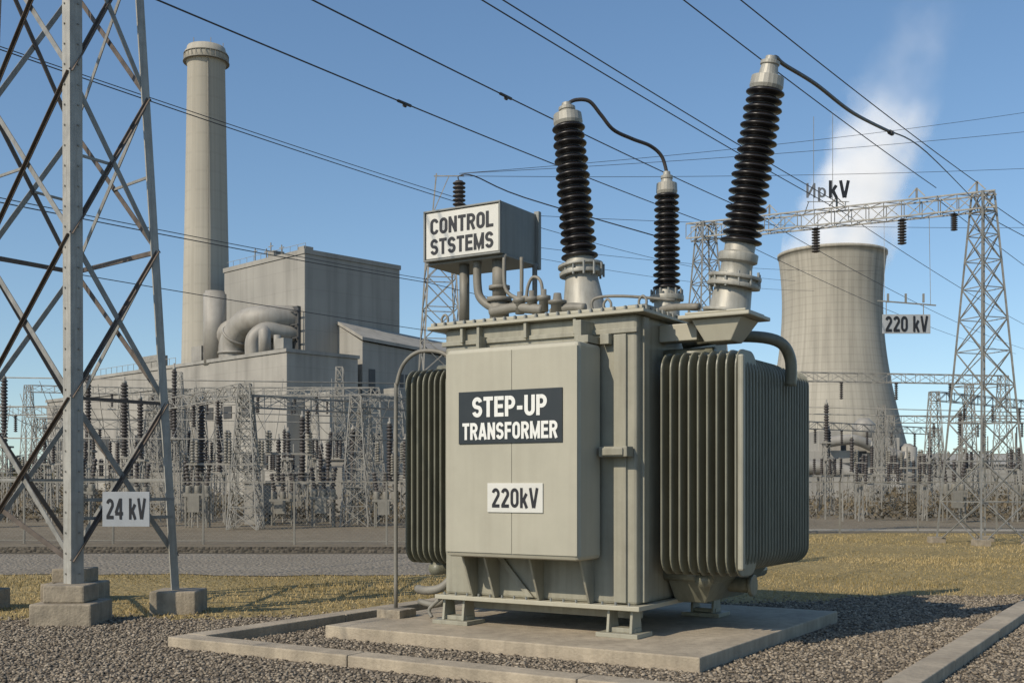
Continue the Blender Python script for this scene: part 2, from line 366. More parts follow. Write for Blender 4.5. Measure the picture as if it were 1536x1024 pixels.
b.box(x0+.1,x1-.1,1.15,1.25,.30,zb-.052); b.box(x0+.1,x1-.1,3.05,3.2,.30,zb-.052)
b.obj('feet',M['paint2'],tr,.004)
def fin(b,fixed,axis,u0,u1,z0,z1,th,rad=.20):
    pts=[]
    def arc_(cu,cz,a0,a1):
        for k in range(8):
            a=a0+(a1-a0)*k/7; pts.append((cu+rad*math.cos(a),cz+rad*math.sin(a)))
    arc_(u1-rad,z1-rad,0,math.pi/2); arc_(u0+rad,z1-rad,math.pi/2,math.pi); arc_(u0+rad,z0+rad,math.pi,1.5*math.pi); arc_(u1-rad,z0+rad,1.5*math.pi,2*math.pi)
    n=len(pts); rings=[(-th/2,.012),(-th/4,0.0),(th/4,0.0),(th/2,.012)]
    cu,cz=(u0+u1)/2,(z0+z1)/2; v=[]
    for t,ins in rings:
        for (u,z) in pts:
            su=(abs(u-cu)-ins)/max(1e-6,abs(u-cu)); sz=(abs(z-cz)-ins)/max(1e-6,abs(z-cz))
            uu=cu+(u-cu)*su; zz=cz+(z-cz)*sz
            v.append((fixed+t,uu,zz) if axis=='x' else (uu,fixed+t,zz))
    f=[]
    for q in range(3):
        for k in range(n): f.append((q*n+k,q*n+(k+1)%n,(q+1)*n+(k+1)%n,(q+1)*n+k))
    f.append(tuple(range(n))[::-1]); f.append(tuple(3*n+k for k in range(n)))
    b.add(v,f)
def bank(name,xa,xb):
    b=B(); n=9
    for i in range(n):
        x=xa+(xb-xa)*(i+.5)/n; fin(b,x,'x',1.20,1.80,.76,3.05,.026)
    m_=22
    for i in range(m_):
        y=1.42+(3.42-1.42)*i/(m_-1); fin(b,y,'y',xa,xb+.0,.79,3.02,.022)
    b.obj(name,M['fin'],tr)
    b=B(); b.box(xa+.16,xb-.16,1.42,3.30,1.0,2.85); b.obj(name+'_light_block',M['core'],tr)  # added box blocks light between the fins, coloured dark as their shade
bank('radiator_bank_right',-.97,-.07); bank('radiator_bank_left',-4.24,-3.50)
B().box(-.10,-.035,1.19,1.27,.84,2.98).obj('radiator_corner_post',M['paint2'],tr,.02)
b=B()
for (xa,xb) in ((-1.06,-.5),(-4.0,-3.40)):
    for y in (1.6,2.6):
        b.tube([(xa,y,3.06),(xb,y,3.06)],.06,12); b.tube([(xa,y,.74),(xb,y,.74)],.07,12)
b.tube([(-.6,1.5,.70),(-.6,3.3,.70)],.08,12); b.tube([(-3.9,1.35,.70),(-3.9,3.3,.70)],.08,12)
b.tube([(-1.0,1.95,3.22),(-.45,2.05,3.27),(-.05,2.2,3.22),(.04,2.4,3.05),(.03,2.45,2.75)],.062,12,6)
b.obj('oil_pipes',M['fin'],tr)
b=B()
b.tube([(-3.42,1.05,3.10),(-3.60,1.05,3.20),(-3.90,1.05,3.22),(-4.12,1.06,3.10),(-4.22,1.06,2.88),(-4.24,1.06,2.6),(-4.24,1.06,.25)],.024,10,6)
b.tube([(-3.4,1.05,.66),(-3.55,1.0,.52),(-3.75,1.0,.48),(-3.95,1.1,.48)],.05,10,4)
b.tube([(-3.45,.95,.40),(-3.6,.95,.33),(-3.85,1.0,.35)],.035,10,4)
b.tube([(-3.45,.86,.42),(-3.52,.84,.36),(-3.6,.84,.28),(-3.56,.84,.2)],.022,8,4)
b.obj('drain_pipes',M['equip'],tr)
b=B(); b.box(-4.40,-4.06,.9,1.22,.0,.24); b.obj('pipe_footing',M['conc2'],tr,.01)
b=B()
b.hexa([(-1.0,1.75,.44),(-.66,1.75,.44),(-.66,2.9,.44),(-1.0,2.9,.44)],[(-1.02,1.5,.80),(-.45,1.5,.80),(-.45,3.2,.80),(-1.02,3.2,.80)])
b.lathe((-.6,2.3,.60),(1,.0,0),[(0,.085),(.22,.085),(.24,.12),(.28,.12)],16)
b.obj('radiator_sump',M['fin'],tr,.01)
b=B()
b.box(-.74,.02,1.20,1.84,3.37,3.41); b.box(-.68,-.03,1.24,1.80,3.415,3.44)
b.hexa([(-.50,1.34,3.14),(-.22,1.34,3.14),(-.22,1.66,3.14),(-.50,1.66,3.14)],[(-.62,1.27,3.367),(-.08,1.27,3.367),(-.08,1.77,3.367),(-.62,1.77,3.367)])
b.box(-1.045,-.62,1.42,1.62,3.18,3.36)
b.obj('turret_bracket',M['paint'],tr,.01)
def bushing(name,base,top,z_ins0,z_ins1,rad,n,turret,capr):
    b0=Vector(base); t0=Vector(top); d=(t0-b0); L=d.length; dn=d.normalized()
    def at(z): return (z-b0.z)/dn.z
    bb=B(); h0=at(z_ins0); h1=at(z_ins1)
    for prof in turret: bb.lathe(b0,dn,prof,28)
    bb.lathe(b0,dn,[(h1-.02,capr*1.15),(h1+.015,capr*1.25),(h1+.02,capr*1.25),(h1+.11,capr*1.2),(h1+.115,capr*.75),(L-.09,capr*.62),(L-.085,capr*.72),(L-.05,capr*.72),(L-.045,capr*.45),(L,capr*.40)],22,False)
    bb.obj(name+'_fittings',M['alu'],tr,.004)
    i=B(); i.lathe(b0+dn*h0,dn,ins_profile(h1-h0,rad,rad*.62,n,.90,True),36); i.obj(name+'_porcelain',M['dark'],tr)
bushing('bushing_a',(-1.965,1.5,3.49),(-2.2,1.5,5.92),4.16,5.68,.205,17,
  [[(0,.28),(.03,.28),(.035,.25),(.50,.175)],[(.50,.24),(.54,.24),(.545,.21),(.585,.21),(.59,.25),(.62,.25),(.625,.165),(.69,.155)]],.13)
bushing('bushing_b',(-1.573,2.8,3.49),(-1.573,2.8,5.37),3.97,5.12,.165,15,
  [[(0,.2),(.03,.2),(.04,.15),(.36,.15)],[(.36,.20),(.42,.20),(.425,.13),(.5,.13)]],.10)
bushing('bushing_c',(-.30,1.5,3.44),(.143,1.5,5.97),4.12,5.66,.215,19,
  [[(0,.27),(.03,.27),(.035,.21),(.26,.19)],[(.26,.27),(.30,.27),(.305,.24),(.34,.24),(.345,.27),(.38,.27),(.385,.16),(.50,.16),(.52,.20),(.60,.20),(.62,.155),(.70,.155)]],.135)
b=B()
for (c,rr,z) in (((-1.99,1.5),.225,3.99),((-1.573,2.8),.18,3.86),((-.24,1.5),.25,3.70)):
    for k in range(12):
        a=k*math.pi/6; b.lathe((c[0]+rr*math.cos(a),c[1]+rr*math.sin(a),z-.02),(0,0,1),[(0,.014),(.14,.014)],6,False)
b.obj('bushing_bolts',M['box'],tr)
b=B()
b.tube([(-2.2,1.5,5.90),(-2.14,1.6,5.97),(-2.03,1.72,5.97),(-1.95,1.85,5.84),(-1.87,2.0,5.70),(-1.78,2.3,5.66),(-1.69,2.6,5.64),(-1.61,2.74,5.54),(-1.573,2.8,5.36)],.021,10,8)
def loc(X,Y,Z): a,c=w2t(X,Y); return (a,c,Z)
b.tube([(.143,1.5,5.94),loc(2.66,11.42,5.99),loc(2.80,11.65,6.0),loc(3.35,12.5,6.10),loc(4.22,14,6.27),loc(5.38,16,6.64)],.022,10,8)
b.obj('high_voltage_leads',M['rubber'],tr)
b=B(); b.tube([loc(5.30,15.8,6.60),loc(6.95,19,7.25),loc(13.0,32,9.75)],.010,6,6)
b.lathe(loc(5.25,15.75,6.58),Vector(loc(6.95,19,7.25))-Vector(loc(5.38,16,6.64)),[(0,.035),(.2,.035)],10)
b.obj('lead_clamp',M['wire'],tr)
bx0,bx1,by0,by1,bz0,bz1=-3.74,-2.705,.95,1.72,4.215,4.79
b=B(); b.box(bx0,bx1,by0,by1,bz0,bz1); b.obj('control_box',M['box'],tr,.012)
b=B(); b.box(bx0+.03,bx1-.03,by0-.014,by0+.003,bz0+.03,bz1-.03); b.obj('control_box_plate',M['plate_w'],tr,.004)
b=B()
for (a,c,d,e) in ((bx0,bx1,bz0,bz0+.02),(bx0,bx1,bz1-.02,bz1),(bx0,bx0+.02,bz0+.021,bz1-.021),(bx1-.02,bx1,bz0+.021,bz1-.021)): b.box(a,c,by0-.03,by0-.003,d,e)
b.box(bx1-.03,bx1+.035,by1-.03,by1+.03,bz0-.06,bz1+.03); b.box(bx0-.02,bx1+.03,by0+.05,by1,bz0-.03,bz0-.003)
b.obj('control_box_frame',M['box'],tr,.004)
text('control_text_1','CONTROL',M['ink'],tr,(-3.225,by0-.017,4.605),(1,0,0),.85,.18)
text('control_text_2','STSTEMS',M['ink'],tr,(-3.225,by0-.017,4.375),(1,0,0),.85,.18)
b=B()
b.tube([(-3.33,1.15,3.49),(-3.33,1.15,4.2)],.058,14); b.lathe((-3.33,1.15,3.5),(0,0,1),[(0,.09),(.04,.09)],14)
b.tube([(-3.12,1.1,4.2),(-3.12,1.1,3.95),(-3.08,1.1,3.78),(-2.92,1.1,3.66),(-2.75,1.1,3.64)],.048,14,6)
b.tube([(-2.86,1.15,3.49),(-2.86,1.15,3.75)],.11,16); b.tube([(-2.86,1.15,3.75),(-2.86,1.15,4.2)],.08,16)
b.lathe((-2.86,1.15,3.72),(0,0,1),[(0,.14),(.05,.14)],16); b.lathe((-2.86,1.15,3.86),(0,0,1),[(0,.12),(.04,.12)],16)
b.tube([(-2.6,1.2,4.2),(-2.6,1.2,3.9),(-2.62,1.2,3.75),(-2.8,1.2,3.70)],.022,8,5)
b.tube([(-2.68,1.62,4.2),(-2.68,1.62,3.5)],.03,8); b.tube([(-2.7,1.0,4.2),(-2.69,1.0,3.85),(-2.55,1.0,3.72),(-2.4,1.0,3.72)],.022,8,5)
b.tube([(-2.9,1.05,3.60),(-2.6,1.02,3.62),(-2.45,1.0,3.60),(-2.2,.98,3.56)],.055,12,6)
for x in (-2.5,-2.35,-2.2): b.lathe((x,1.0,3.54),(0,0,1),[(0,.05),(.12,.05),(.13,.075),(.17,.075),(.18,.03),(.24,.03)],12)
b.tube([(-2.42,1.0,3.66),(-2.40,1.0,3.82),(-2.34,1.0,3.92),(-2.26,1.0,3.90),(-2.22,1.0,3.80),(-2.22,1.0,3.55)],.018,8,6)
b.tube([(-2.1,1.0,3.52),(-1.9,1.0,3.56),(-1.7,1.0,3.54)],.05,10,4)
b.lathe((-2.02,.98,3.5),(0,0,1),[(0,.07),(.10,.07),(.11,.10),(.14,.10),(.15,.05),(.22,.04)],14)
b.tube([(-1.7,1.2,3.5),(-1.7,1.2,3.66),(-1.4,1.3,3.68),(-.9,1.5,3.62)],.016,8,5)
b.tube([(-1.45,2.2,3.5),(-1.3,2.1,3.64),(-.8,1.9,3.60)],.04,8,5)
for x in (-3.5,-1.45,-1.05):
    b.tube([(x,.95,3.5),(x,.95,3.56),(x+.04,.95,3.60),(x+.08,.95,3.56),(x+.08,.95,3.5)],.014,8,4)
b.box(-1.35,-1.15,1.3,1.6,3.49,3.58)
b.obj('top_pipework',M['equip'],tr)
b=B(); b.box(-2.855,-1.605,cy-.026,cy-.0125,2.115,2.66); b.obj('name_plate',M['plate_k'],tr,.003)
text('name_text_1','STEP-UP',M['white'],tr,(-2.23,cy-.029,2.495),(1,0,0),.90,.21)
text('name_text_2','TRANSFORMER',M['white'],tr,(-2.23,cy-.029,2.245),(1,0,0),1.15,.175)
b=B(); b.box(-2.494,-1.829,cy-.026,cy-.0125,1.405,1.705); b.obj('voltage_plate',M['plate_w'],tr,.003)
text('voltage_text','220kV',M['ink'],tr,(-2.16,cy-.029,1.555),(1,0,0),.56,.205,.165)

# ------------------------------------------------------------------ near lattice tower
tw=empty('lattice_tower')
LB=[Vector((-5.36,13.8,0)),Vector((-4.41,15.0,0)),Vector((-6.35,16.5,0)),Vector((-7.30,15.3,0))]
LT=[Vector((-5.42,13.9,8.1)),Vector((-4.87,14.9,8.1)),Vector((-6.30,16.3,8.1)),Vector((-6.9,15.1,8.1))]
def leg(i,z): return LB[i]+(LT[i]-LB[i])*(z/8.1)
b=B()
for i in range(4):
    p=leg(i,.28);q=leg(i,12.5)
    u=(LB[(i+1)%4]-LB[i]).normalized(); v=(LB[(i-1)%4]-LB[i]).normalized()
    w=.17 if i==0 else .12
    b.angle(p-u*.02-v*.02,q-u*.02-v*.02,w,.022,u,v)
b.obj('tower_legs',M['galv_l'],tw,.003)
b=B(); g=B(); lv=[.75,2.75,4.75,6.75,8.75,10.75,12.4]
for i in range(4):
    j=(i+1)%4; nrm=(leg(j,1)-leg(i,1)).cross(Vector((0,0,1))).normalized()
    for k in range(len(lv)-1):
        a0,a1=leg(i,lv[k]),leg(i,lv[k+1]); c0,c1=leg(j,lv[k]),leg(j,lv[k+1])
        b.bar(a0+nrm*.012,c1+nrm*.012,.012,.07); g.bar(c0-nrm*.012,a1-nrm*.012,.012,.07)
        b.bar(a0+nrm*.03,c1+nrm*.03,.05,.010)
        if k%2==0:
            m1=(a0+c1)/2; g.bar(a0+(a1-a0)*.5,m1,.02,.035)
for k in (2,4):
    for i in (1,2): b.bar(leg(i,lv[k]),leg((i+1)%4,lv[k]),.03,.06)
b.bar(leg(0,.75),leg(3,1.6),.012,.07); b.bar(leg(0,2.75),leg(1,2.75),.012,.045)
b.obj('tower_braces',M['brace'],tw); g.obj('tower_braces_galvanised',M['galv'],tw)
b=B()
for z in [x*.25+.6 for x in range(44)]:
    p=leg(0,z); u=(LB[1]-LB[0]).normalized(); v=(LB[3]-LB[0]).normalized()
    b.lathe(p+u*.09-v*.02,-v,[(0,.012),(.015,.012)],6,False); b.lathe(p+v*.09-u*.02,-u,[(0,.012),(.015,.012)],6,False)
b.obj('tower_bolts',M['galv'],tw)
b=B()
for i in range(4):
    p=LB[i]; s1=.37 if i!=1 else .30
    b.box(p.x-s1,p.x+s1,p.y-s1,p.y+s1,-.05,.27 if i!=1 else .30)
    if i!=1: b.box(p.x-.26,p.x+.24,p.y-.24,p.y+.26,.27,.48)
b.obj('tower_footings',M['conc2'],tw,.02)
b=B(); g=B()
b.box(-5.06,-4.48,14.0,14.02,1.17,1.60)
b.obj('tower_sign_plate',M['plate_g'],tw,.002)
g.bar((-5.30,14.03,1.50),(-4.40,14.75,1.50),.02,.04); g.bar((-5.30,14.03,1.27),(-4.40,14.75,1.27),.02,.04)
g.obj('tower_sign_bracket',M['galv'],tw)
text('tower_sign_text','24 kV',M['ink'],tw,(-4.77,13.996,1.39),(1,0,0),.49,.26,.165)

# ------------------------------------------------------------------ lattice helpers
def mast(b,base,h,wb,wt,n,r,rot=0,rl=None):
    rl=rl or r*1.6; base=Vector(base)
    def c(i,t):
        w=(wb+(wt-wb)*t)/2; a=rot+math.pi/4+i*math.pi/2; return base+Vector((math.cos(a)*w*1.414,math.sin(a)*w*1.414,h*t))
    for i in range(4): b.bar(c(i,0),c(i,1),rl)
    t=0; lv=[0]; q=[(wb+(wt-wb)*(k+.5)/n)**.6 for k in range(n)]; S=sum(q)
    for k in range(n): t+=q[k]/S; lv.append(t)
    for k in range(n):
        for i in range(4):
            j=(i+1)%4; b.bar(c(i,lv[k]),c(j,lv[k+1]),r); b.bar(c(j,lv[k]),c(i,lv[k+1]),r); b.bar(c(i,lv[k+1]),c(j,lv[k+1]),r)
def lbeam(b,p,q,w,h,n,r,rl=None):
    rl=rl or r*1.5; p=Vector(p);q=Vector(q); d=(q-p); a=d.cross(Vector((0,0,1))).normalized()*w/2; u=Vector((0,0,1))*h/2
    cs=[a+u,-a+u,-a-u,a-u]
    for c in cs: b.bar(p+c,q+c,rl)
    for k in range(n):
        s=p+d*k/n; e=p+d*(k+1)/n
        for i in range(4):
            c0,c1=cs[i],cs[(i+1)%4]
            if k%2: c0,c1=c1,c0
            b.bar(s+c0,e+c1,r)
        b.bar(s+cs[0],s+cs[3],r); b.bar(s+cs[1],s+cs[2],r)
def hang(b,top,L,rad,n=9): b.lathe(Vector(top)-Vector((0,0,L)),(0,0,1),ins_profile(L,rad,rad*.45,n,1.0),12)

g=empty('line_gantry')
b=B(); mast(b,(13.3,32,0),9.9,1.75,.42,11,.024,.35,.045); mast(b,(6.1,35.7,0),9.9,1.75,.42,11,.024,.35,.045)
b.obj('gantry_masts',M['galv'],g)
b=B(); lbeam(b,(5.6,35.95,9.65),(13.6,31.85,9.65),.5,.46,18,.022,.04)
for t in (.25,.5,.78,.98):
    X=6.1+7.2*t; Y=35.7-3.7*t
    b.bar((X,Y,9.9),(X,Y,10.25),.05); b.bar((X-.2,Y+.1,10.0),(X,Y,10.25),.03); b.bar((X+.2,Y-.1,10.0),(X,Y,10.25),.03)
b.obj('gantry_beam',M['galv'],g)
b=B(); hang(b,(9.15,34.13,9.40),.75,.13); hang(b,(11.35,32.98,9.40),.75,.13); hang(b,(12.6,32.3,9.40),.5,.10)
b.obj('gantry_insulators',M['dark_bg'],g)
b=B()
for i in range(4):
    for px,py in ((13.3,32),(6.1,35.7)):
        a=.35+math.pi/4+i*math.pi/2; X=px+math.cos(a)*1.2374; Y=py+math.sin(a)*1.2374; b.box(X-.2,X+.2,Y-.2,Y+.2,-.05,.18)
b.obj('gantry_footings',M['conc2'],g,.01)
s=empty('gantry_voltage_sign')
b=B(); b.bar((9.05,34.0,9.9),(9.05,34.0,12.7),.014); b.bar((9.55,33.75,9.9),(9.55,33.75,12.7),.014); b.bar((8.75,33.6,10.05),(10.0,33.6,10.05),.02)
b.bar((8.8,33.62,10.05),(8.8,34.1,9.8),.02); b.bar((9.9,33.62,10.05),(9.9,33.7,9.8),.02)
b.obj('sign_rods',M['galv'],s)
text('sign_text_faded','\u0418\u0440',M['ink_f'],s,(9.02,33.6,10.38),(1,0,0),.62,.44,.13)
text('sign_text','kV',M['ink'],s,(9.70,33.6,10.42),(1,0,0),.62,.52,.18)
s=empty('hanging_voltage_sign')
b=B(); b.box(10.43,11.78,31.9,31.93,5.92,6.46); b.obj('plate',M['plate_g'],s,.004)
text('plate_text','220 kV',M['ink'],s,(11.1,31.885,6.19),(1,0,0),1.2,.45,.165)
b=B(); b.bar((10.3,31.95,6.85),(11.95,31.95,6.72),.035); b.bar((10.55,31.95,6.46),(10.55,31.95,6.83),.02); b.bar((11.6,31.95,6.46),(11.6,31.95,6.75),.02)
b.bar((10.5,31.95,6.83),(10.9,33.2,9.4),.012); b.bar((11.8,31.95,6.73),(12.0,32.6,9.4),.012)
for x in (10.6,11.1,11.6): b.bar((x,31.95,6.8),(x,31.95,7.05),.05)
b.obj('hangers',M['galv'],s)

# ------------------------------------------------------------------ overhead conductors
def cat(p,q,sag,n=24):
    p=Vector(p);q=Vector(q); return [p+(q-p)*(i/n)-Vector((0,0,4*sag*(i/n)*(1-i/n))) for i in range(n+1)]
def ext(p,q,k): p=Vector(p);q=Vector(q); return p-(q-p)*k
oc=empty('overhead_lines'); b=B()
for p,q,r_,sg in [((-4.39,15,8.1),(6.0,35.7,9.95),.012,.15),((-2.55,16,8.52),(7.6,34.9,9.95),.012,.15),
    ((-.28,17,8.95),(9.7,33.85,9.9),.011,.12),((-.05,17,9.0),(9.95,33.7,9.9),.011,.12),
    ((2.83,18,9.4),(12.2,32.6,10.2),.011,.12),((3.85,18.5,9.6),(13.2,32.1,10.2),.011,.12),
    ((-9.0,20,9.43),(-1.6,35,10.35),.011,.1),((-9.05,20,9.5),(-1.5,35,10.45),.009,.1),
    ((-9.0,20,6.74),(-2.6,35,7.9),.011,.1),((-9.0,20,6.82),(-2.5,35,7.98),.009,.1),((-11.3,25,6.7),(-3,40,7.1),.011,.1)]:
    b.tube(cat(ext(p,q,.5),q,sg),r_,6)
for p,q in [((6.0,35.7,9.9),(40,90,12)),((7.6,34.9,9.9),(42,90,12)),((9.7,33.8,9.9),(46,90,12)),((12.2,32.6,9.9),(52,90,12)),((13.2,32.1,9.9),(30,45,7)),
    ((13.3,32,9.3),(34,45,6)),((-1.6,35,10.35),(20,80,16)),((-2.6,35,7.9),(18,80,12)),((-3,40,7.1),(16,80,10)),
    ((-2.1,45,14.0),(40,66,25)),((-2.1,45,14.0),(45,60,22.5)),((-2.1,45,13.9),(45,62,20)),((-2.3,45,12.5),(42,64,16.5)),
    ((-3.4,45,11.5),(24,90,17)),((-2.3,45,11.5),(30,92,19))]:
    b.tube(cat(p,q,.5),.011,5)
b.obj('conductors',M['wire'],oc)
b=B()
for p,q,t in [((-4.39,15,8.1),(6.0,35.7,9.95),.24),((-2.55,16,8.52),(7.6,34.9,9.95),.24)]:
    p=Vector(p);q=Vector(q);P=ext(p,q,.5); tt=(.5+t)/1.5; c=P+(q-P)*tt-Vector((0,0,4*.15*tt*(1-tt))); d=(q-p).normalized()
    b.lathe(c-d*.25,d,[(0,.012),(.05,.028),(.45,.028),(.5,.012)],8)
    b.lathe(c-d*.02+Vector((0,0,-.04)),d,[(0,.03),(.06,.03)],8)
b.obj('line_splices',M['wire'],oc)

# ------------------------------------------------------------------ switchyard
def gantry(name,p,q,h,wb=1.1,wt=.4,bh=.45,r=.024,n=None):
    e=empty(name); b=B(); L=(Vector(q)-Vector(p)).length
    mast(b,(*p,0),h,wb,wt,8,r); mast(b,(*q,0),h,wb,wt,8,r)
    lbeam(b,(*p,h-bh/2),(*q,h-bh/2),bh,bh,n or max(6,int(L/.8)),r)
    b.obj('lattice_frame',M['steel_bg'],e)
    b=B(); k=max(2,int(L/2.5))
    for i in range(1,k):
        c=Vector((*p,h-bh))+(Vector((*q,h-bh))-Vector((*p,h-bh)))*i/k; hang(b,c,.9,.10,8)
    b.obj('string_insulators',M['dark_bg'],e); return e
for P,Q,h in [((-9.9,42),(-16.5,52),5.4),((-9.9,42.3),(-6.0,46),5.0),((-6.2,45),(-2.2,50),5.2),((-34,62),(-24,60),5.8),((-24,70),(-10,66),7.2),((-26,82),(-8,80),8.0),((-16,58),(-7,58),6.6),
    ((-32,75),(-22,78),8.2),((-22.5,54),(-17.5,56),4.8),((14,58),(26,60),7.4),((21.6,58),(31,66),6.4),((24,72),(38,72),6.0),((17,70),(30,80),5.6),((29,55),(38,62),5.2)]:
    gantry('switchyard_gantry',P,Q,h)
e=empty('switchyard_mast'); b=B(); mast(b,(-2.85,45,0),11.9,2.2,.9,9,.035,.2,.06)
b.bar((-3.2,45,11.9),(-3.0,45,14.0),.05); b.bar((-3.15,45,12.4),(-2.5,45,13.9),.03); b.bar((-3.1,45,13.9),(-1.9,45,13.9),.04)
b.bar((-3.0,45,11.85),(-1.8,45,12.25),.08)
b.obj('mast_lattice',M['steel_bg'],e)
b=B(); b.lathe((-2.1,45,12.2),(0,0,1),ins_profile(1.5,.26,.15,9),14); b.obj('mast_insulator',M['dark_bg'],e)
b=B(); b.tube([(-2.1,45,13.7),(-2.1,45,13.9),(-1.5,45,13.9),(.5,46,13.3),(6,48,12.2)],.025,6,5); b.obj('mast_lead',M['wire'],e)

def post(X,Y,zt,L,rad=.16):
    e=empty('post_insulator',(X,Y,0)); b=B(); z0=zt-L
    for dx in (-.16,.16):
        for dy in (-.16,.16): b.bar((dx*1.5,dy*1.5,0),(dx,dy,z0-.12),.035)
    k=max(2,int(z0/.6))
    for i in range(k):
        a=i*(z0-.12)/k; c=(i+1)*(z0-.12)/k
        for (s1,t1,s2,t2) in ((-.2,-.2,.2,-.2),(.2,-.2,.2,.2),(.2,.2,-.2,.2),(-.2,.2,-.2,-.2)): b.bar((s1,t1,a),(s2,t2,c),.02)
    b.box(-.3,.3,-.3,.3,z0-.12,z0-.04); b.lathe((0,0,z0-.04),(0,0,1),[(0,rad*.8),(.06,rad*.8)],10); b.lathe((0,0,zt),(0,0,1),[(0,rad*.7),(.12,rad*.6),(.14,.04),(.3,.04)],10)
    b.obj('support',M['steel_bg'],e)
    b=B(); b.lathe((0,0,z0),(0,0,1),ins_profile(L,rad,rad*.6,max(6,int(L/.14))),12); b.obj('porcelain',M['dark_bg'],e)
for X,Y,zt,L,rd in [(-22.4,50,6.3,2.9,.15),(-18.7,50,6.4,3.2,.14),(-17.1,50,6.1,3.2,.17),(-16.4,50,5.4,2.6,.14),(-14.6,49,6.6,2.9,.12),(-13.7,50,5.4,3.3,.17),(-12.9,50,4.7,2.5,.14),
    (-11.2,50,3.4,1.6,.13),(-10.3,50,3.6,1.9,.12),(-9.25,50,4.6,2.8,.15),(-8.6,51,3.4,1.6,.13),(-8.1,50,3.5,1.8,.14),(-7.3,50,3.3,1.4,.12),(-6.6,47,3.9,2.2,.14),(-5.4,50,4.3,2.5,.15),(-4.7,50,3.6,1.7,.13),
    (17.2,62,6.0,2.0,.15),(26.1,66,5.8,2.0,.15),(28.3,68,5.6,1.9,.15)]:
    post(X,Y,zt,L,rd)
rs=random.Random(5)
for i in range(18):
    Y=rs.uniform(55,78); X=-Y*rs.uniform(.08,.47); post(X,Y,rs.uniform(3.0,5.0),rs.uniform(1.2,2.0),rs.uniform(.10,.15))
for i in range(6):
    Y=rs.uniform(58,85); X=Y*rs.uniform(.27,.47); post(X,Y,rs.uniform(3.0,4.6),rs.uniform(1.2,1.8),.12)
def breaker(X,Y,s=1):
    e=empty('circuit_breaker',(X,Y,0)); b=B()
    for dx in (-.4,.4):
        for dy in (-.25,.25): b.bar((dx,dy,0),(dx,dy,1.1*s),.06)
    b.bar((-.4,-.25,.1),(.4,-.25,1.0*s),.035); b.bar((.4,-.25,.1),(-.4,-.25,1.0*s),.035)
    b.box(-.5,.5,-.3,.3,1.1*s,1.22*s); b.box(-.25,.2,-.52,-.31,.55*s,1.15*s)
    for dx in (-.35,0,.35): b.lathe((dx,0,1.22*s),(0,0,1),[(0,.13),(.28,.13),(.3,.09)],12)
    b.obj('tank_and_frame',M['equip'],e,.01)
    b=B()
    for dx in (-.35,0,.35): b.lathe((dx,0,1.5*s),(dx*.4,0,1),ins_profile(.9*s,.10,.06,7),12)
    b.obj('porcelain',M['dark_bg'],e)
for X,Y in [(-20.5,44),(-17.4,46),(-14.9,45),(-12.2,44),(-9.3,46),(-7.4,44.5),(-4.9,44),(-15.5,55),(-10.5,56),(-22,58),(19.5,50),(23.5,52),(27,56)]: breaker(X,Y,rs.uniform(.85,1.15))
def switch_frame(X,Y,w,h,a):
    e=empty('disconnect_switch',(X,Y,0),a); b=B()
    for dx in (-w/2,w/2):
        b.bar((dx-.12,0,0),(dx-.04,0,h),.05); b.bar((dx+.12,0,0),(dx+.04,0,h),.05)
        for k in range(4): b.bar((dx-.1,0,h*k/4),(dx+.1,0,h*(k+1)/4),.025)
    b.bar((-w/2-.3,-.15,h),(w/2+.3,-.15,h),.07); b.bar((-w/2-.3,.15,h),(w/2+.3,.15,h),.07)
    for k in range(3):
        x=-w/2+w*k/2; b.bar((x-.0,-.45,h+.95),(x+.0,.45,h+.98),.04)
    b.obj('frame',M['steel_bg'],e)
    b=B()
    for k in range(3):
        x=-w/2+w*k/2
        for y in (-.4,.4): b.lathe((x,y,h+.03),(0,0,1),ins_profile(.9,.09,.05,8),10)
    b.obj('porcelain',M['equip'] if rs.random()<.5 else M['dark_bg'],e)
for i in range(24):
    Y=rs.uniform(43,74); X=-Y*rs.uniform(.06,.47); switch_frame(X,Y,rs.uniform(2,3.4),rs.uniform(1.6,3.0),rs.uniform(-.3,.3))
for i in range(9):
    Y=rs.uniform(46,74); X=Y*rs.uniform(.28,.47); switch_frame(X,Y,rs.uniform(2,3.4),rs.uniform(1.6,2.8),rs.uniform(-.3,.3))
for i in range(8):
    Y=rs.uniform(58,88); X=-Y*rs.uniform(.06,.46); e=empty('lattice_mast',(X,Y,0)); b=B(); mast(b,(0,0,0),rs.uniform(5,8.5),.9,.35,9,.028); b.obj('lattice',M['steel_bg'],e)
for i in range(4):
    Y=rs.uniform(58,88); X=Y*rs.uniform(.3,.46); e=empty('lattice_mast',(X,Y,0)); b=B(); mast(b,(0,0,0),rs.uniform(5,7.5),.9,.35,9,.028); b.obj('lattice',M['steel_bg'],e)
e=empty('busbar_run'); b=B()
for (p,q) in [((-24,50,6.4),(-4,50,6.1)),((-24,50.8,5.2),(-4,50.6,4.6)),((-24,56,5.0),(-4,56,4.6)),((-24,62,6.2),(-4,64,5.9)),((-24,47,3.6),(-4,47,3.5)),((15,60,5.4),(34,62,5.1)),((15,66,6.2),(36,70,6.0))]:
    b.tube([p,q],.028,6)
for i in range(46):
    X=-23+i*.43; b.tube(cat((X,50,rs.uniform(5,6.35)),(X+rs.uniform(-1.2,1.2),50+rs.uniform(-4,8),rs.uniform(2.6,4.6)),.25,8),.014,4)
for i in range(60):
    Y=rs.uniform(46,80); X=-Y*rs.uniform(.06,.47); b.bar((X,Y,0),(X,Y,rs.uniform(2.2,5.2)),.06)
for i in range(24):
    Y=rs.uniform(48,80); X=Y*rs.uniform(.27,.48); b.bar((X,Y,0),(X,Y,rs.uniform(2.2,5.0)),.06)
b.obj('tubes',M['steel_bg'],e)
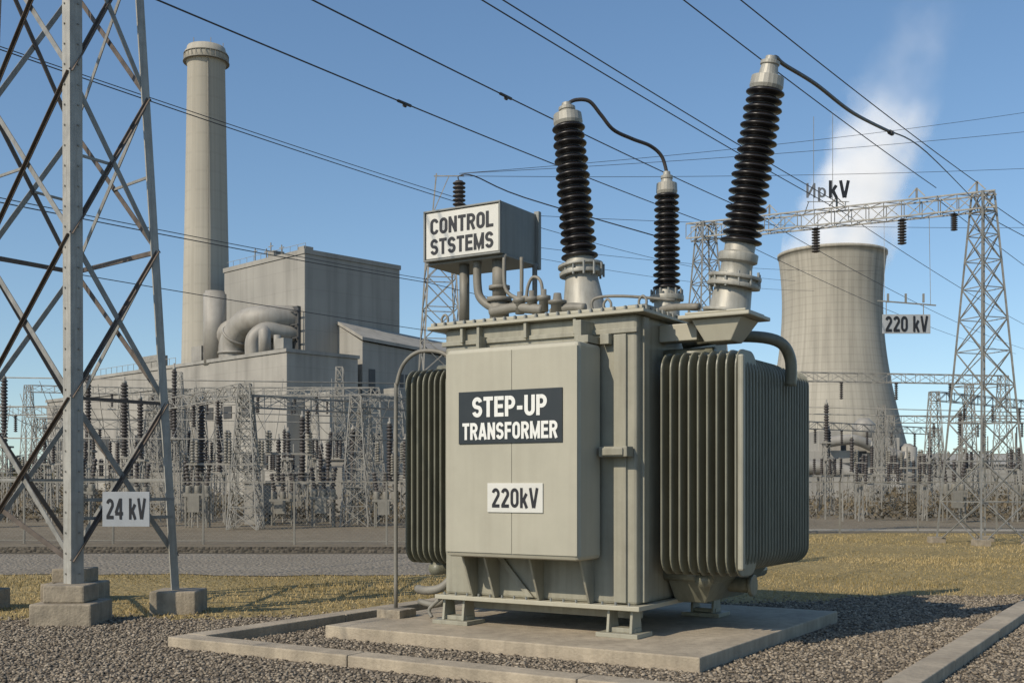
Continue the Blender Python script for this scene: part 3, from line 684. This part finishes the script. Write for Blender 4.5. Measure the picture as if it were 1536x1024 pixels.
for X,Y,w,h in [(-19,60,2.2,2.4),(-13,62,1.6,2.2),(-9.9,58,1.5,2.9),(-6.4,57,2.4,1.9),(-11.1,47,.8,1.7)]:
    e=empty('control_kiosk',(X,Y,0)); b=B(); b.box(0,w,0,1.5,0,h); b.box(-.1,w+.1,-.1,1.6,h+.003,h+.12); b.box(.2,w*.45,-.03,-.003,.3,h-.3); b.box(w*.55,w-.2,-.03,-.003,.3,h-.3)
    b.obj('kiosk_body',M['wall2'],e,.01)

# ------------------------------------------------------------------ fences
def fence(p,q,h=1.75,step=2.6):
    e=empty('chainlink_fence'); b=B(); p=Vector((*p,0));q=Vector((*q,0)); d=q-p; L=d.length; dn=d/L; n=int(L/step)
    for i in range(n+1):
        c=p+dn*step*i; b.bar(c,c+Vector((0,0,h+.05)),.05)
        b.bar(c+Vector((0,0,h)),c+Vector((0,-.2,h+.25)),.03)
    b.bar(p+Vector((0,0,h)),q+Vector((0,0,h)),.03); b.bar(p+Vector((0,0,.1)),q+Vector((0,0,.1)),.02); b.bar(p+Vector((0,-.12,h+.15)),q+Vector((0,-.12,h+.15)),.010); b.bar(p+Vector((0,-.2,h+.25)),q+Vector((0,-.2,h+.25)),.010)
    b.obj('posts_and_rails',M['equip'],e)
    b=B(); s=.12; k=int(L/s)
    for i in range(-int(h/s),k):
        for sg in (0,1):
            a0=i*s; a1=a0+h; zA,zB=(.08,h) if sg==0 else (h,.08)
            if a0<0 or a1>L: continue
            b.add([p+dn*a0+Vector((0,0,zA)),p+dn*(a0+.005)+Vector((0,0,zA)),p+dn*(a1+.005)+Vector((0,0,zB)),p+dn*a1+Vector((0,0,zB))],[(0,1,2,3)])
    b.obj('wire_mesh',M['equip'],e)
fence((-32,33.5),(2,31.0)); fence((8.5,38.5),(38,37.0))

# ------------------------------------------------------------------ power plant
PR=math.atan2(.714,.70)
pl=empty('power_station',(-31.1,170,0),PR)
b=B(); b.box(0,18.5,0,22.5,0,36.2); b.obj('boiler_house',M['wall'],pl,.08)
b=B()
for (a,c,d,e2) in ((-.15,18.65,-.15,.5),(-.15,18.65,22.0,22.65),(-.15,.5,.503,21.997),(18.0,18.65,.503,21.997)): b.box(a,c,d,e2,36.203,36.9)
b.box(.3,2.0,.6,2.2,36.21,37.5); b.box(5,9,8,14,36.21,37.0)
b.obj('roof_parapet',M['wall'],pl)
b=B(); b.box(-8,4.6,-7,58,0,20.2); b.box(-14,-8.003,20,58,0,16); b.obj('turbine_hall',M['wall2'],pl,.08)
b=B(); b.box(-8.2,4.8,-7.2,58.2,20.203,20.7); b.box(-14.2,-8.21,19.8,58.2,16.003,16.5)
b.obj('turbine_hall_roof',M['wall'],pl)
b=B()
b.add([(6.2,-6,0),(34,-6,0),(34,-.003,0),(6.2,-.003,0),(6.2,-6,23.0),(34,-6,21.4),(34,-.003,24.2),(6.2,-.003,26.0)],[(3,2,1,0),(4,5,6,7),(0,1,5,4),(1,2,6,5),(2,3,7,6),(3,0,4,7)])
b.box(-5,9,-13,-7.003,0,14.5); b.box(9.003,16,-11,-6.003,0,16.0); b.box(16.1,30,-16,-6.01,0,11)
b.obj('annexes',M['wall'],pl,.06)
b=B(); b.add([(5.9,-6.4,23.2),(34.4,-6.4,21.6),(34.4,.2,24.5),(5.9,.2,26.3),(5.9,-6.4,23.7),(34.4,-6.4,22.1),(34.4,.2,25.0),(5.9,.2,26.8)],[(3,2,1,0),(4,5,6,7),(0,1,5,4),(1,2,6,5),(2,3,7,6),(3,0,4,7)])
b.obj('annex_roof',M['wall2'],pl)
b=B()
for k in range(9): b.box(13.5+k*1.1,14.2+k*1.1,-6.1,-5.9,16.5,18.6)
for k in range(4): b.box(10.2+k*1.3,11.0+k*1.3,-11.1,-10.9,11,13.5)
b.box(7.4,8.6,-6.1,-5.9,15,19)
for k in range(10): b.box(-8.12,-7.9,2+k*5.2,4.2+k*5.2,11.5,13.3)
for k in range(5): b.box(-8.12,-7.9,-5+k*2.6,-3.4+k*2.6,4,6.2)
for k in range(6): b.box(-14.12,-13.9,22+k*6,25.5+k*6,7.5,9.3)
for k in range(4): b.box(-4+k*3.1,-2.2+k*3.1,-13.1,-12.9,7,9)
b.obj('windows_and_louvres',M['louvre'],pl)
b=B()
b.lathe((-6.5,14.5,20),(0,0,1),[(0,1.75),(11,1.75),(11.01,1.5),(11.4,1.5)],24)
b.tube([(-5.6,11.0,20.5),(-5.6,11.0,23),(-5.4,9.2,25.3),(-5.0,7.0,26.3),(-3.5,4.5,26.5),(0.5,3.2,26.8)],2.0,20,8)
b.tube([(-5.8,15.0,20.5),(-5.8,14.6,23),(-5.4,12.4,25.1),(-4.2,10.2,25.6),(.5,9.5,25.6)],1.6,18,8)
b.tube([(-6,4.6,20.5),(-6,4.4,23.2),(-4.6,3.4,24.6),(-2,2.6,24.4),(.5,2.3,24.2)],1.2,16,8)
for (p,q) in (((-5.6,11,21.5),(0,0,1)),((-5.5,10.2,24.2),(0,-.7,.7)),((-5.8,14.9,21.6),(0,0,1))): b.lathe(p,q,[(0,2.2),(.35,2.2)],20)
b.lathe((-6.6,0.6,20.5),(0,0,1),[(0,.9),(3.5,.9),(4.2,.4)],14); b.lathe((-6.6,-2.6,20.5),(0,0,1),[(0,.5),(2.6,.5)],12)
b.box(-7.5,-6,-5.5,-3.4,20.9,22.4); b.box(-7.4,-5.2,17,20,20.9,23.2); b.box(-6.5,-4,36,39,20.9,22.4)
b.obj('flue_ducts',M['duct'],pl,.0)
b=B()
b.box(-.6,-.05,1.0,6.6,21,28.4)
for k in range(5): b.bar((-.9,.3+k*1.9,20.9),(-.9,.3+k*1.9,28),.22)
for k in range(4): b.bar((-1.2,.1,21.5+k*2),(-1.2,9,21.5+k*2),.2)
b.obj('duct_steelwork',M['louvre'],pl)
b=B()
for y in range(0,22,2): b.bar((.15,y,36.9),(.15,y,37.8),.05)
b.bar((.15,0,37.8),(.15,21.8,37.8),.05)
for (X,Y,h) in ((2,12,3.0),(2.5,14,2.4),(2,9,2.2),(2,16.5,2.8)): b.bar((X,Y,36.2),(X,Y,36.9+h),.14); b.bar((X,Y-.6,36.9+h*.8),(X,Y+.6,36.9+h*.8),.12)
b.box(1.2,3.2,10,11.6,36.21,38.3)
for y in range(24,58,2): b.bar((-7.9,y,20.7),(-7.9,y,21.8),.06)
b.bar((-7.9,24,21.8),(-7.9,57,21.8),.06); b.box(-7.8,-6,30,36,20.71,22.8)
b.obj('roof_railings',M['steel_bg'],pl)
ch=empty('chimney_stack',(-52.6,195,0))
b=B(); b.lathe((0,0,0),(0,0,1),[(0,4.55),(20,4.2),(45,3.65),(73.2,3.15),(74.2,3.5),(74.9,3.65),(75.6,3.6),(75.9,3.3),(76.5,3.2),(76.51,2.6),(70,2.5)],48,True,False); b.obj('shaft',M['ch'],ch)
b=B()
for k in range(28):
    a=k*math.pi/14; b.bar((3.75*math.cos(a),3.75*math.sin(a),74.0),(3.75*math.cos(a),3.75*math.sin(a),75.2),.07)
b.lathe((0,0,75.15),(0,0,1),[(0,3.8),(.10,3.8)],32); b.lathe((0,0,73.9),(0,0,1),[(0,3.9),(.16,3.9)],32)
b.bar((1.5,-4.2,20),(1.1,-3.1,74),.15)
for k in range(6): a=k*math.pi/3; b.bar((2.9*math.cos(a),2.9*math.sin(a),76.3),(2.9*math.cos(a),2.9*math.sin(a),77.4),.1)
b.obj('gallery_ring',M['equip'],ch)

# ------------------------------------------------------------------ cooling tower
ct=empty('cooling_tower',(84.7,300,0))
prof=[]; H=61.6
for i in range(41):
    z=5+(H-5)*i/40; zw=49; r0=12.9
    r=r0*math.sqrt(1+((z-zw)/(35 if z<zw else 32))**2); prof.append((z,r))
prof+= [(H+.01,prof[-1][1]+.25),(H+.8,prof[-1][1]+.25),(H+.81,prof[-1][1]-.6),(H-8,prof[-1][1]-1.1)]
b=B(); b.lathe((0,0,0),(0,0,1),prof,96,True,False); b.obj('shell',M['ct'],ct)
b=B(); rb=prof[0][1]
for k in range(36):
    a=k*2*math.pi/36; a2=(k+.5)*2*math.pi/36; a3=(k-.5)*2*math.pi/36
    for q in (a2,a3): b.bar((rb*1.04*math.cos(a),rb*1.04*math.sin(a),0),(rb*math.cos(q),rb*math.sin(q),5.1),.6)
b.lathe((0,0,0),(0,0,1),[(0,rb*1.15),(1.2,rb*1.15)],64)
b.obj('base_columns',M['conc2'],ct)

# steam plume (volume); weak emission proportional to density stands for multiple scattering inside the cloud
m,nt,out=new_mat('steam')
tc=N(nt,'ShaderNodeTexCoord'); sp=N(nt,'ShaderNodeSeparateXYZ')
nz=N(nt,'ShaderNodeTexNoise'); nz.inputs['Scale'].default_value=.09; nz.inputs['Detail'].default_value=7; nz.inputs['Roughness'].default_value=.66
nt.links.new(tc.outputs['Object'],nz.inputs['Vector'])
vs=N(nt,'ShaderNodeVectorMath',operation='SUBTRACT'); nt.links.new(nz.outputs['Color'],vs.inputs[0]); vs.inputs[1].default_value=(.5,.5,.5)
vk=N(nt,'ShaderNodeVectorMath',operation='SCALE'); nt.links.new(vs.outputs[0],vk.inputs[0]); vk.inputs['Scale'].default_value=19
va=N(nt,'ShaderNodeVectorMath',operation='ADD'); nt.links.new(tc.outputs['Object'],va.inputs[0]); nt.links.new(vk.outputs[0],va.inputs[1])
nt.links.new(va.outputs[0],sp.inputs[0])
rad=math_n(nt,'SQRT',math_n(nt,'ADD',math_n(nt,'MULTIPLY',sp.outputs[0],sp.outputs[0]),math_n(nt,'MULTIPLY',sp.outputs[1],sp.outputs[1])))
sp0=N(nt,'ShaderNodeSeparateXYZ'); nt.links.new(tc.outputs['Object'],sp0.inputs[0])
rz=math_n(nt,'SUBTRACT',15.2,math_n(nt,'MULTIPLY',sp0.outputs[2],.06))
core=math_n(nt,'SUBTRACT',1,math_n(nt,'DIVIDE',rad,rz),clamp=True)
core=math_n(nt,'MINIMUM',math_n(nt,'MULTIPLY',core,1.6),1)
def smr(v,a,c,d,e):
    n=N(nt,'ShaderNodeMapRange',interpolation_type='SMOOTHSTEP'); n.inputs['From Min'].default_value=a; n.inputs['From Max'].default_value=c; n.inputs['To Min'].default_value=d; n.inputs['To Max'].default_value=e; nt.links.new(v,n.inputs['Value']); return n.outputs[0]
f1=smr(sp0.outputs[2],26,54,1,.06); f2=smr(sp0.outputs[2],62,82,1,0)
nd=N(nt,'ShaderNodeTexNoise'); nd.inputs['Scale'].default_value=.13; nd.inputs['Detail'].default_value=7; nt.links.new(tc.outputs['Object'],nd.inputs['Vector'])
nr=smr(nd.outputs['Fac'],.35,.62,.25,1)
den=math_n(nt,'MULTIPLY',math_n(nt,'MULTIPLY',math_n(nt,'MULTIPLY',core,f1),nr),math_n(nt,'MULTIPLY',f2,.19))
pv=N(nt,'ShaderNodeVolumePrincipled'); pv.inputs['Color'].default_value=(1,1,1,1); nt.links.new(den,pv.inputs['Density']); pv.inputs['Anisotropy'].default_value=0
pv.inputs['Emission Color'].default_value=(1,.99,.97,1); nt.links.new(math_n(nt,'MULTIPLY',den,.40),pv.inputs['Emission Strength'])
nt.links.new(pv.outputs[0],out.inputs['Volume'])
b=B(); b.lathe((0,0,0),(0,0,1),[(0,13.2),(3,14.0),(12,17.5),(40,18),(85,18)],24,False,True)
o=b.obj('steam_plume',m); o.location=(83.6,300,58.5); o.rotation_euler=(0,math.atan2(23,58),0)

# industrial buildings at cooling tower foot
e=empty('pump_house',(32,120,0)); b=B()
b.box(-2,4.2,0,8,0,5.2); b.box(4.203,9.4,1,9,0,6.6); b.box(1.0,3.4,2,6,5.203,7.4); b.box(-6,-2.003,1,9,0,3.6); b.box(9.41,12.5,3,9,0,4.0)
b.hexa([(4.6,-3,0),(8.6,-3,0),(8.6,.99,0),(4.6,.99,0)],[(4.6,-3,1.5),(8.6,-3,1.5),(8.6,.99,3.2),(4.6,.99,3.2)])
b.obj('walls',M['wall2'],e,.05)
b=B(); b.tube([(-5,-1,3.4),(-1,-1.2,3.5),(2,-1.3,3.2),(4.5,-1.5,2.2),(6.5,-1.8,.8)],.75,14,5); b.tube([(1,-.8,6),(4,-.9,6.3),(7,0,5.2),(9.4,0,4.6)],.55,12,5)
b.lathe((6.2,3,6.6),(0,0,1),[(0,1.3),(1.5,1.2),(2.2,.5)],18); b.lathe((10.5,1.8,0),(0,0,1),[(0,1),(5.6,1),(6,.3)],18)
b.box(-3,4,-2.2,-1.0,.0,2.4)
b.obj('process_pipes',M['duct'],e)
b=B()
for k in range(5): b.box(-1.6+k*1.15,-.9+k*1.15,-.1,.1,2.6,3.9)
for k in range(3): b.box(5+k*1.4,5.8+k*1.4,.9,1.1,3.9,5.2)
b.box(9.42,12.4,2.9,3.1,.3,2.2); b.obj('openings',M['louvre'],e)
e=empty('storage_shed',(55,170,0)); b=B(); b.box(0,26,0,14,0,4.6); b.hexa([(-.4,-.4,4.6),(26.4,-.4,4.6),(26.4,14.4,4.6),(-.4,14.4,4.6)],[(-.4,6.8,6.4),(26.4,6.8,6.4),(26.4,7.2,6.4),(-.4,7.2,6.4)]); b.obj('walls',M['wall'],e)

# ------------------------------------------------------------------ vegetation
def tri_mesh(name,co,m,attr=None):
    n=len(co)//3; me=bpy.data.meshes.new(name); me.vertices.add(len(co)); me.vertices.foreach_set('co',co.ravel())
    me.loops.add(len(co)); me.loops.foreach_set('vertex_index',np.arange(len(co)))
    me.polygons.add(n); me.polygons.foreach_set('loop_start',np.arange(n)*3); me.polygons.foreach_set('loop_total',np.full(n,3))
    if attr is not None:
        a=me.attributes.new('tint','FLOAT','POINT'); a.data.foreach_set('value',attr)
    me.materials.append(m); me.update(); me.validate()
    o=bpy.data.objects.new(name,me); scene.collection.objects.link(o); return o
def tint_mat(name,c1,c2,rough=.9):
    m,nt,out=new_mat(name); bs=N(nt,'ShaderNodeBsdfPrincipled'); bs.inputs['Roughness'].default_value=rough; bs.inputs['Specular IOR Level'].default_value=.2
    at=N(nt,'ShaderNodeAttribute'); at.attribute_name='tint'
    mx=N(nt,'ShaderNodeMix',data_type='RGBA'); mx.inputs['A'].default_value=(*c1,1); mx.inputs['B'].default_value=(*c2,1)
    nt.links.new(at.outputs['Fac'],mx.inputs['Factor']); nt.links.new(mx.outputs['Result'],bs.inputs['Base Color']); nt.links.new(bs.outputs[0],out.inputs['Surface']); return m
M['blade']=tint_mat('grass_blades',(.19,.145,.05),(.52,.39,.19))
M['leaf']=tint_mat('foliage',(.055,.052,.028),(.13,.112,.062))
M['scrub']=tint_mat('dry_scrub',(.075,.06,.038),(.22,.175,.11))
M['stone']=tint_mat('stones',(.075,.060,.044),(.46,.385,.285))
def blades(xa,xb,ya,yb,n,test,h):
    X=rng.uniform(xa,xb,n);Y=rng.uniform(ya,yb,n)
    k=np.array([test(x,y) for x,y in zip(X,Y)]); X=X[k];Y=Y[k]; n=len(X)
    a=rng.uniform(0,2*np.pi,n); w=h*.14; hh=h*rng.uniform(.4,1.3,n)*(0.7+.4*np.sin(X*.8)*np.sin(Y*.6)); ln=h*.6
    co=np.zeros((n,3,3)); co[:,0]=np.c_[X-np.cos(a)*w,Y-np.sin(a)*w,np.zeros(n)]; co[:,1]=np.c_[X+np.cos(a)*w,Y+np.sin(a)*w,np.zeros(n)]
    co[:,2]=np.c_[X+rng.uniform(-ln,ln,n),Y+rng.uniform(-ln,ln,n),hh]
    t=np.clip(.5+.22*np.sin(X*.5+1)*np.sin(Y*.7)+.12*np.sin(X*1.7+Y*2.3)+rng.uniform(-.3,.35,n),0,1)
    return co.reshape(-1,3),np.repeat(t,3)
def inring(x,y):
    a,c=w2t(x,y); return KX0-.05<a<KX1+kw+.05 and KY0-.05<c<KYR+.05 and (c<KY1+kw or a>KX1-.3)
def tg(x,y):
    if inring(x,y): return False
    lim=21.0+wob(x,2)*.6 if x<1.5 else 38
    return y>y_gravel(x)+rng.normal(0,.22) and y<lim
c1,t1=blades(-14,3,13.2,21.5,36000,tg,.06); c2,t2=blades(1,24,15.5,26,46000,tg,.055); c3,t3=blades(4,30,24,39,30000,tg,.07)
tri_mesh('grass_blades',np.vstack([c1,c2,c3]),M['blade'],np.concatenate([t1,t2,t3]))
def clumps(name,cent,rads,per,leaf,m):
    co=[];tt=[]
    for (c,r) in zip(cent,rads):
        n=per; d=rng.normal(size=(n,3)); d/=np.linalg.norm(d,axis=1)[:,None]; rr=rng.uniform(.35,1,n)**.5
        P=np.array(c)+d*rr[:,None]*np.array(r); P[:,2]=np.maximum(P[:,2],.1)
        q=rng.normal(size=(n,3,3))*leaf; co.append((P[:,None,:]+q).reshape(-1,3)); tt.append(np.repeat(np.clip(rng.uniform(0,1)*.6+d[:,2]*.2+rng.uniform(-.1,.3,n),0,1),3))
    return tri_mesh(name,np.vstack(co),m,np.concatenate(tt))
cent=[];rads=[]
for i in range(170):
    y=rs.uniform(190,300); x=rs.uniform(-.62,.62)*y; h=rs.uniform(2.2,4.4)
    cent.append((x,y,h*.7)); rads.append((rs.uniform(3,7),3,h))
clumps('distant_trees',cent,rads,110,.55,M['leaf'])
cent=[];rads=[]
for i in range(300):
    y=rs.uniform(46,110); x=(rs.uniform(-.5,-.05) if rs.random()<.65 else rs.uniform(.27,.5))*y; h=rs.uniform(.3,1.2)
    cent.append((x,y,h*.6)); rads.append((rs.uniform(.8,2.6),1,h))
clumps('scrub_bushes',cent,rads,90,.09,M['scrub'])

def stones(name,n,xa,xb,ya,yb,smin,smax,test):
    X=rng.uniform(xa,xb,n);Y=rng.uniform(ya,yb,n); k=np.array([test(x,y) for x,y in zip(X,Y)]); X=X[k];Y=Y[k]; n=len(X)
    ph=(1+5**.5)/2
    ico=np.array([(-1,ph,0),(1,ph,0),(-1,-ph,0),(1,-ph,0),(0,-1,ph),(0,1,ph),(0,-1,-ph),(0,1,-ph),(ph,0,-1),(ph,0,1),(-ph,0,-1),(-ph,0,1)])/1.9
    fc=np.array([(0,11,5),(0,5,1),(0,1,7),(0,7,10),(0,10,11),(1,5,9),(5,11,4),(11,10,2),(10,7,6),(7,1,8),(3,9,4),(3,4,2),(3,2,6),(3,6,8),(3,8,9),(4,9,5),(2,4,11),(6,2,10),(8,6,7),(9,8,1)])
    s=rng.uniform(smin,smax,n)*.5
    V=ico[None]*rng.uniform(.65,1.3,(n,12,1))*np.stack([s*rng.uniform(.8,1.5,n),s*rng.uniform(.7,1.1,n),s*rng.uniform(.5,.8,n)],1)[:,None,:]
    a=rng.uniform(0,6.28,n); c,sn=np.cos(a)[:,None],np.sin(a)[:,None]
    x=V[:,:,0]*c-V[:,:,1]*sn; y=V[:,:,0]*sn+V[:,:,1]*c
    P=np.stack([x+X[:,None],y+Y[:,None],V[:,:,2]+(.008+s*.35*rng.uniform(.2,1.8,n))[:,None]],2).reshape(-1,3)
    Fc=(fc[None]+(np.arange(n)*12)[:,None,None]).reshape(-1)
    me=bpy.data.meshes.new(name); me.vertices.add(len(P)); me.vertices.foreach_set('co',P.ravel()); nf=n*20
    me.loops.add(nf*3); me.loops.foreach_set('vertex_index',Fc); me.polygons.add(nf); me.polygons.foreach_set('loop_start',np.arange(nf)*3); me.polygons.foreach_set('loop_total',np.full(nf,3))
    at=me.attributes.new('tint','FLOAT','POINT'); at.data.foreach_set('value',np.repeat(rng.beta(2,3,n),12)); me.materials.append(M['stone']); me.update(); me.validate()
    o=bpy.data.objects.new(name,me); scene.collection.objects.link(o)
def ts(x,y):
    if abs(x)>y*.53+.5: return False
    a,c=w2t(x,y)
    if -4.42<a<.02 and -.02<c<4.37: return False
    if KX0-.01<a<KX0+kw+.01 and KY0<c<KY1+kw: return False
    if KX1-.01<a<KX1+kw+.01 and KY0<c<KYR: return False
    if KX0<a<KX1+kw and KY0-.01<c<KY0+kw+.01: return False
    if KX0<a<-2.2 and KY1-.01<c<KY1+kw+.01: return False
    return y<y_gravel(x)+.3*rng.normal()-.1
stones('gravel',98000,-7.5,8.8,8.4,17.2,.018,.043,ts)

# ------------------------------------------------------------------ light, sky, camera
SV=Vector((-.66,-.60,.66)).normalized()
el=math.asin(SV.z); az=math.atan2(SV.x,SV.y)
w=bpy.data.worlds.new("World"); scene.world=w; w.use_nodes=True; nt=w.node_tree; nt.nodes.clear()
sk=nt.nodes.new('ShaderNodeTexSky'); sk.sky_type='NISHITA'; sk.sun_disc=False; sk.sun_elevation=el; sk.sun_rotation=az%(2*math.pi); sk.air_density=1.15; sk.dust_density=.4; sk.ozone_density=2.2
tc=nt.nodes.new('ShaderNodeTexCoord'); ad=nt.nodes.new('ShaderNodeVectorMath'); ad.operation='ADD'; ad.inputs[1].default_value=(0,0,.05)
nm=nt.nodes.new('ShaderNodeVectorMath'); nm.operation='NORMALIZE'
nt.links.new(tc.outputs['Generated'],ad.inputs[0]); nt.links.new(ad.outputs[0],nm.inputs[0]); nt.links.new(nm.outputs[0],sk.inputs['Vector'])
hs=nt.nodes.new('ShaderNodeHueSaturation'); hs.inputs['Saturation'].default_value=1.10; nt.links.new(sk.outputs[0],hs.inputs['Color'])
bg=nt.nodes.new('ShaderNodeBackground'); bg.inputs['Strength'].default_value=.132; wo=nt.nodes.new('ShaderNodeOutputWorld')
nt.links.new(hs.outputs[0],bg.inputs[0]); nt.links.new(bg.outputs[0],wo.inputs[0])
sl=bpy.data.lights.new('sun','SUN'); sl.energy=3.9; sl.angle=R(.5); sl.color=(1,.90,.75)
so=bpy.data.objects.new('sun',sl); scene.collection.objects.link(so); so.rotation_euler=SV.to_track_quat('Z','Y').to_euler()
cd=bpy.data.cameras.new('camera'); co=bpy.data.objects.new('camera',cd); scene.collection.objects.link(co); scene.camera=co
co.location=(0,0,1.7); co.rotation_euler=(R(90),0,0); cd.sensor_width=36; cd.lens=1700/1536*36; cd.shift_y=(725-512)/1536; cd.clip_end=8000; cd.clip_start=.1
scene.view_settings.view_transform='Standard'; scene.view_settings.look='None'; scene.view_settings.exposure=0
